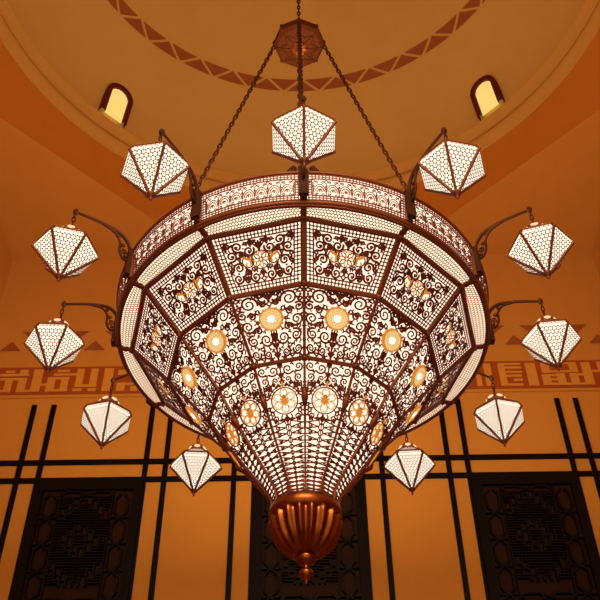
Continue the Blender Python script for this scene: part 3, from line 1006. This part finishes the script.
def chain(p, q, name, mi='chain', pitch=.044, w=.020, wire=.0060, parent=None, org=COR):
    b = MB(); p = Vector(p); q = Vector(q); d = q - p; L_ = d.length; t = d / L_
    n = int(L_ / pitch)
    ref = Vector((0, 0, 1)) if abs(t.z) < .95 else Vector((1, 0, 0))
    x = (ref - t * ref.dot(t)).normalized(); y = t.cross(x)
    for i in range(n):
        c = p + t * ((i + .5) * L_ / n)
        s1, s2_ = (x, y) if i % 2 == 0 else (y, x)
        hl = L_ / n * .5 + wire
        pts = []
        for j in range(10):
            a = 2 * math.pi * j / 10
            pts.append(c + t * (hl * math.sin(a)) + s1 * (w * .5 * math.cos(a)) * 1.25)
        b.tube(pts, wire, 5, 0, True, True)
    return b.build(name, M[mi], parent, org)
for k in range(4):
    a = math.pi / 2 * k
    d = Vector((math.sin(a), -math.cos(a), 0))
    chain(d * .196 + Vector((0, 0, 6.55)), d * .985 + Vector((0, 0, 3.66)), 'suspension_chain', parent=chand)
    # anchor plate with a fluted foot inside the rim
    e = MB()
    s_ = Vector((math.cos(a), math.sin(a), 0))
    base = d * .985
    for sx in (-1, 0, 1):
        e.tube([base + s_ * (.075 * sx) + Vector((0, 0, 3.60)), base + s_ * (.06 * sx) + Vector((0, 0, 3.66)), base + s_ * (.045 * sx) + Vector((0, 0, 3.71))], [.034, .028, .016], 8)
    e.build('chain_anchor', M['chain'], chand, COR)
chain((0, 0, 6.74), (0, 0, ZD + HD - .03), 'main_chain', parent=chand, pitch=.05, w=.018, wire=.006)
b = MB(); b.lathe([(.16, ZD + HD - .02), (.15, ZD + HD - .05), (.06, ZD + HD - .07), (.02, ZD + HD - .09)], 24)
b.build('ceiling_rose', M['hub'], chand, COR)

# ------------------------------------------------------------------ the twelve lanterns
LZ0 = 3.228                   # tip of the lower finial
LAP = 3.268                   # apex of the lower pyramid
LH = 3.443                    # level of the widest hexagon
LR = .159
lorg = (0, 0, LZ0)
def make_lantern():
    root = empty('hexagonal_lantern', (0, 0, 0))
    def V(k, r, z): 
        a = math.radians(60 * k); return Vector((r * math.sin(a), -r * math.cos(a), z))
    rt_, zt_ = .056, LH + .112; SR, SZ = .147, LH + .032
    # lower facet
    def facet(quads, name):
        b = MB()
        for pts in quads:
            p = [Vector(q) for q in pts]
            o = (p[0] + p[1]) / 2; ux = (p[1] - p[0]).normalized(); top = (p[2] + p[3]) / 2
            vv = (top - o).normalized(); nn = ux.cross(vv)
            on = nn if (o - Vector((0, 0, LH))).dot(nn) > 0 or (p[0] + p[2]).x * nn.x + (p[0] + p[2]).y * nn.y > 0 else -nn
            wv = (p[1] - p[0]).length / 2; hv = (top - o).length; w2 = (p[2] - p[3]).length / 2
            b.add(p, [tuple(range(4))], 0)
            ins = lambda u, v: -.001 <= v < hv and abs(u) < wv + (w2 - wv) * v / hv
            honeycomb(b, lambda u, v, e: o + ux * u + vv * v + on * e, ins, -.088, .09, 0.003, .25, .0205, .0027, 1, .0004, .0016, .0045)
        return b.build(name, [M['lampglass'], M['lampnet']], root, lorg)
    lo = facet([[V(0, LR, LH), V(1, LR, LH), V(1, .012, LAP + .003), V(0, .012, LAP + .003)], [V(0, LR, LH), V(1, LR, LH), V(1, SR, SZ), V(0, SR, SZ)]], 'glass_panel')
    hi = facet([[V(0, SR, SZ), V(1, SR, SZ), V(1, rt_, zt_), V(0, rt_, zt_)]], 'roof_panel')
    for o in (lo, hi):
        for k in range(1, 6):
            c = o.copy(); col.objects.link(c); c.parent = root; c.rotation_euler.z = math.radians(60 * k)
    b = MB()
    for k in range(6):
        n_ = Vector((math.sin(math.radians(60 * k)), -math.cos(math.radians(60 * k)), 0))
        b.beam(V(k, LR + .002, LH), V(k, .012, LAP), n_ - Vector((0, 0, 1)), .0125, .012)
        b.beam(V(k, LR + .002, LH), V(k, SR + .002, SZ), n_, .0115, .010)
        b.beam(V(k, SR + .002, SZ), V(k, rt_, zt_), n_ + Vector((0, 0, 1)), .010, .010)
        m_ = V(k, 1, 0) + V(k + 1, 1, 0)
        b.beam(V(k, SR + .001, SZ), V(k + 1, SR + .001, SZ), m_, .010, .010)
        b.beam(V(k, rt_, zt_), V(k + 1, rt_, zt_), m_, .008, .010)
        p = V(k, LR, LH); b.tube([p + Vector((0, 0, .008)), p, p - Vector((0, 0, .008))], [.004, .008, .003], 6)
    b.build('frame', M['bronze'], root, lorg)
    # crown: little domed cap with glowing petals
    b = MB()
    b.lathe([(.056, zt_), (.058, zt_ + .012), (.050, zt_ + .034), (.032, zt_ + .052), (.010, zt_ + .062), (.005, zt_ + .085)], 18, 0)
    for k in range(6):
        a = math.radians(60 * k + 30); d = Vector((math.sin(a), -math.cos(a), 0)); s_ = Vector((math.cos(a), math.sin(a), 0))
        c = d * .0585 + Vector((0, 0, zt_ + .020)); upv = (Vector((0, 0, 1)) - d * .45).normalized()
        q = [c + s_ * (.019 * math.cos(t)) + upv * (.014 * math.sin(t)) for t in [2 * math.pi * i / 12 for i in range(12)]]
        q2 = [v_ - d * .012 for v_ in q]
        b.add([tuple(v_) for v_ in q + q2], [tuple(range(12))] + [(i, (i + 1) % 12, 12 + (i + 1) % 12, 12 + i) for i in range(12)], 1)
    b.build('crown', [M['bronze'], M['gold2']], root, lorg)
    b = MB()
    b.lathe([(.0005, LZ0), (.004, LZ0 + .006), (.009, LZ0 + .012), (.004, LZ0 + .019), (.008, LZ0 + .026), (.020, LZ0 + .036), (.024, LZ0 + .044), (.012, LZ0 + .052)], 14)
    b.build('finial', M['bronze'], root, lorg)
    ch = chain((0, 0, zt_ + .080), (0, 0, 3.745), 'hanging_chain', parent=root, pitch=.030, w=.013, wire=.0035, org=lorg)
    return root
M['gold2'] = glow('crown_glass', (1.0, 0.62, 0.30), (1.0, 0.74, 0.42), 1.0, 20)
lan0 = make_lantern()
kids = [o for o in bpy.data.objects if o.parent == lan0]
TURN = {0: 0, 1: 13, 2: 13, 3: -7, 4: -15, 5: -4, 6: 0, 7: 4, 8: 15, 9: 3, 10: -14, 11: -9}   # each hangs turned a little differently
LAB = {0: 'lit pierced lantern at top centre, nearest of all, below the canopy',
       11: 'lit pierced lantern at upper left, just below the small arched window on the left',
       10: 'lit pierced lantern at far left, against plain ochre ceiling above the triangle row',
       9: 'lit pierced lantern on the left in front of the row of painted triangles',
       8: 'lit pierced lantern on the left hanging just below the red script band',
       7: 'lit pierced lantern at lower left, crossed behind by the two level black wall strips',
       6: 'lit pierced lantern at the far side of the ring, hidden behind the copper collar',
       5: 'lit pierced lantern at lower right, in front of the two level black wall strips',
       4: 'lit pierced lantern on the right hanging just below the red script band',
       3: 'lit pierced lantern on the right in front of the row of painted triangles',
       2: 'lit pierced lantern at far right, against plain ochre ceiling above the triangle row',
       1: 'lit pierced lantern at upper right, just below the small arched window on the right'}
for k in range(12):
    if k == 0: r = lan0
    else:
        r = lan0.copy(); col.objects.link(r)
        for ch in kids:
            c = ch.copy(); col.objects.link(c); c.parent = r
    a = math.radians(30 * k)
    lr = 1.358
    x = lr * math.sin(a + ROT); y = DY - lr * math.cos(a + ROT)
    world_place(r, (x, y, LZ0)); r.rotation_euler.z = a + ROT + math.radians(TURN[k])
    tag(r, LAB[k], 'lantern', 'lanterns hung around the chandelier rim')
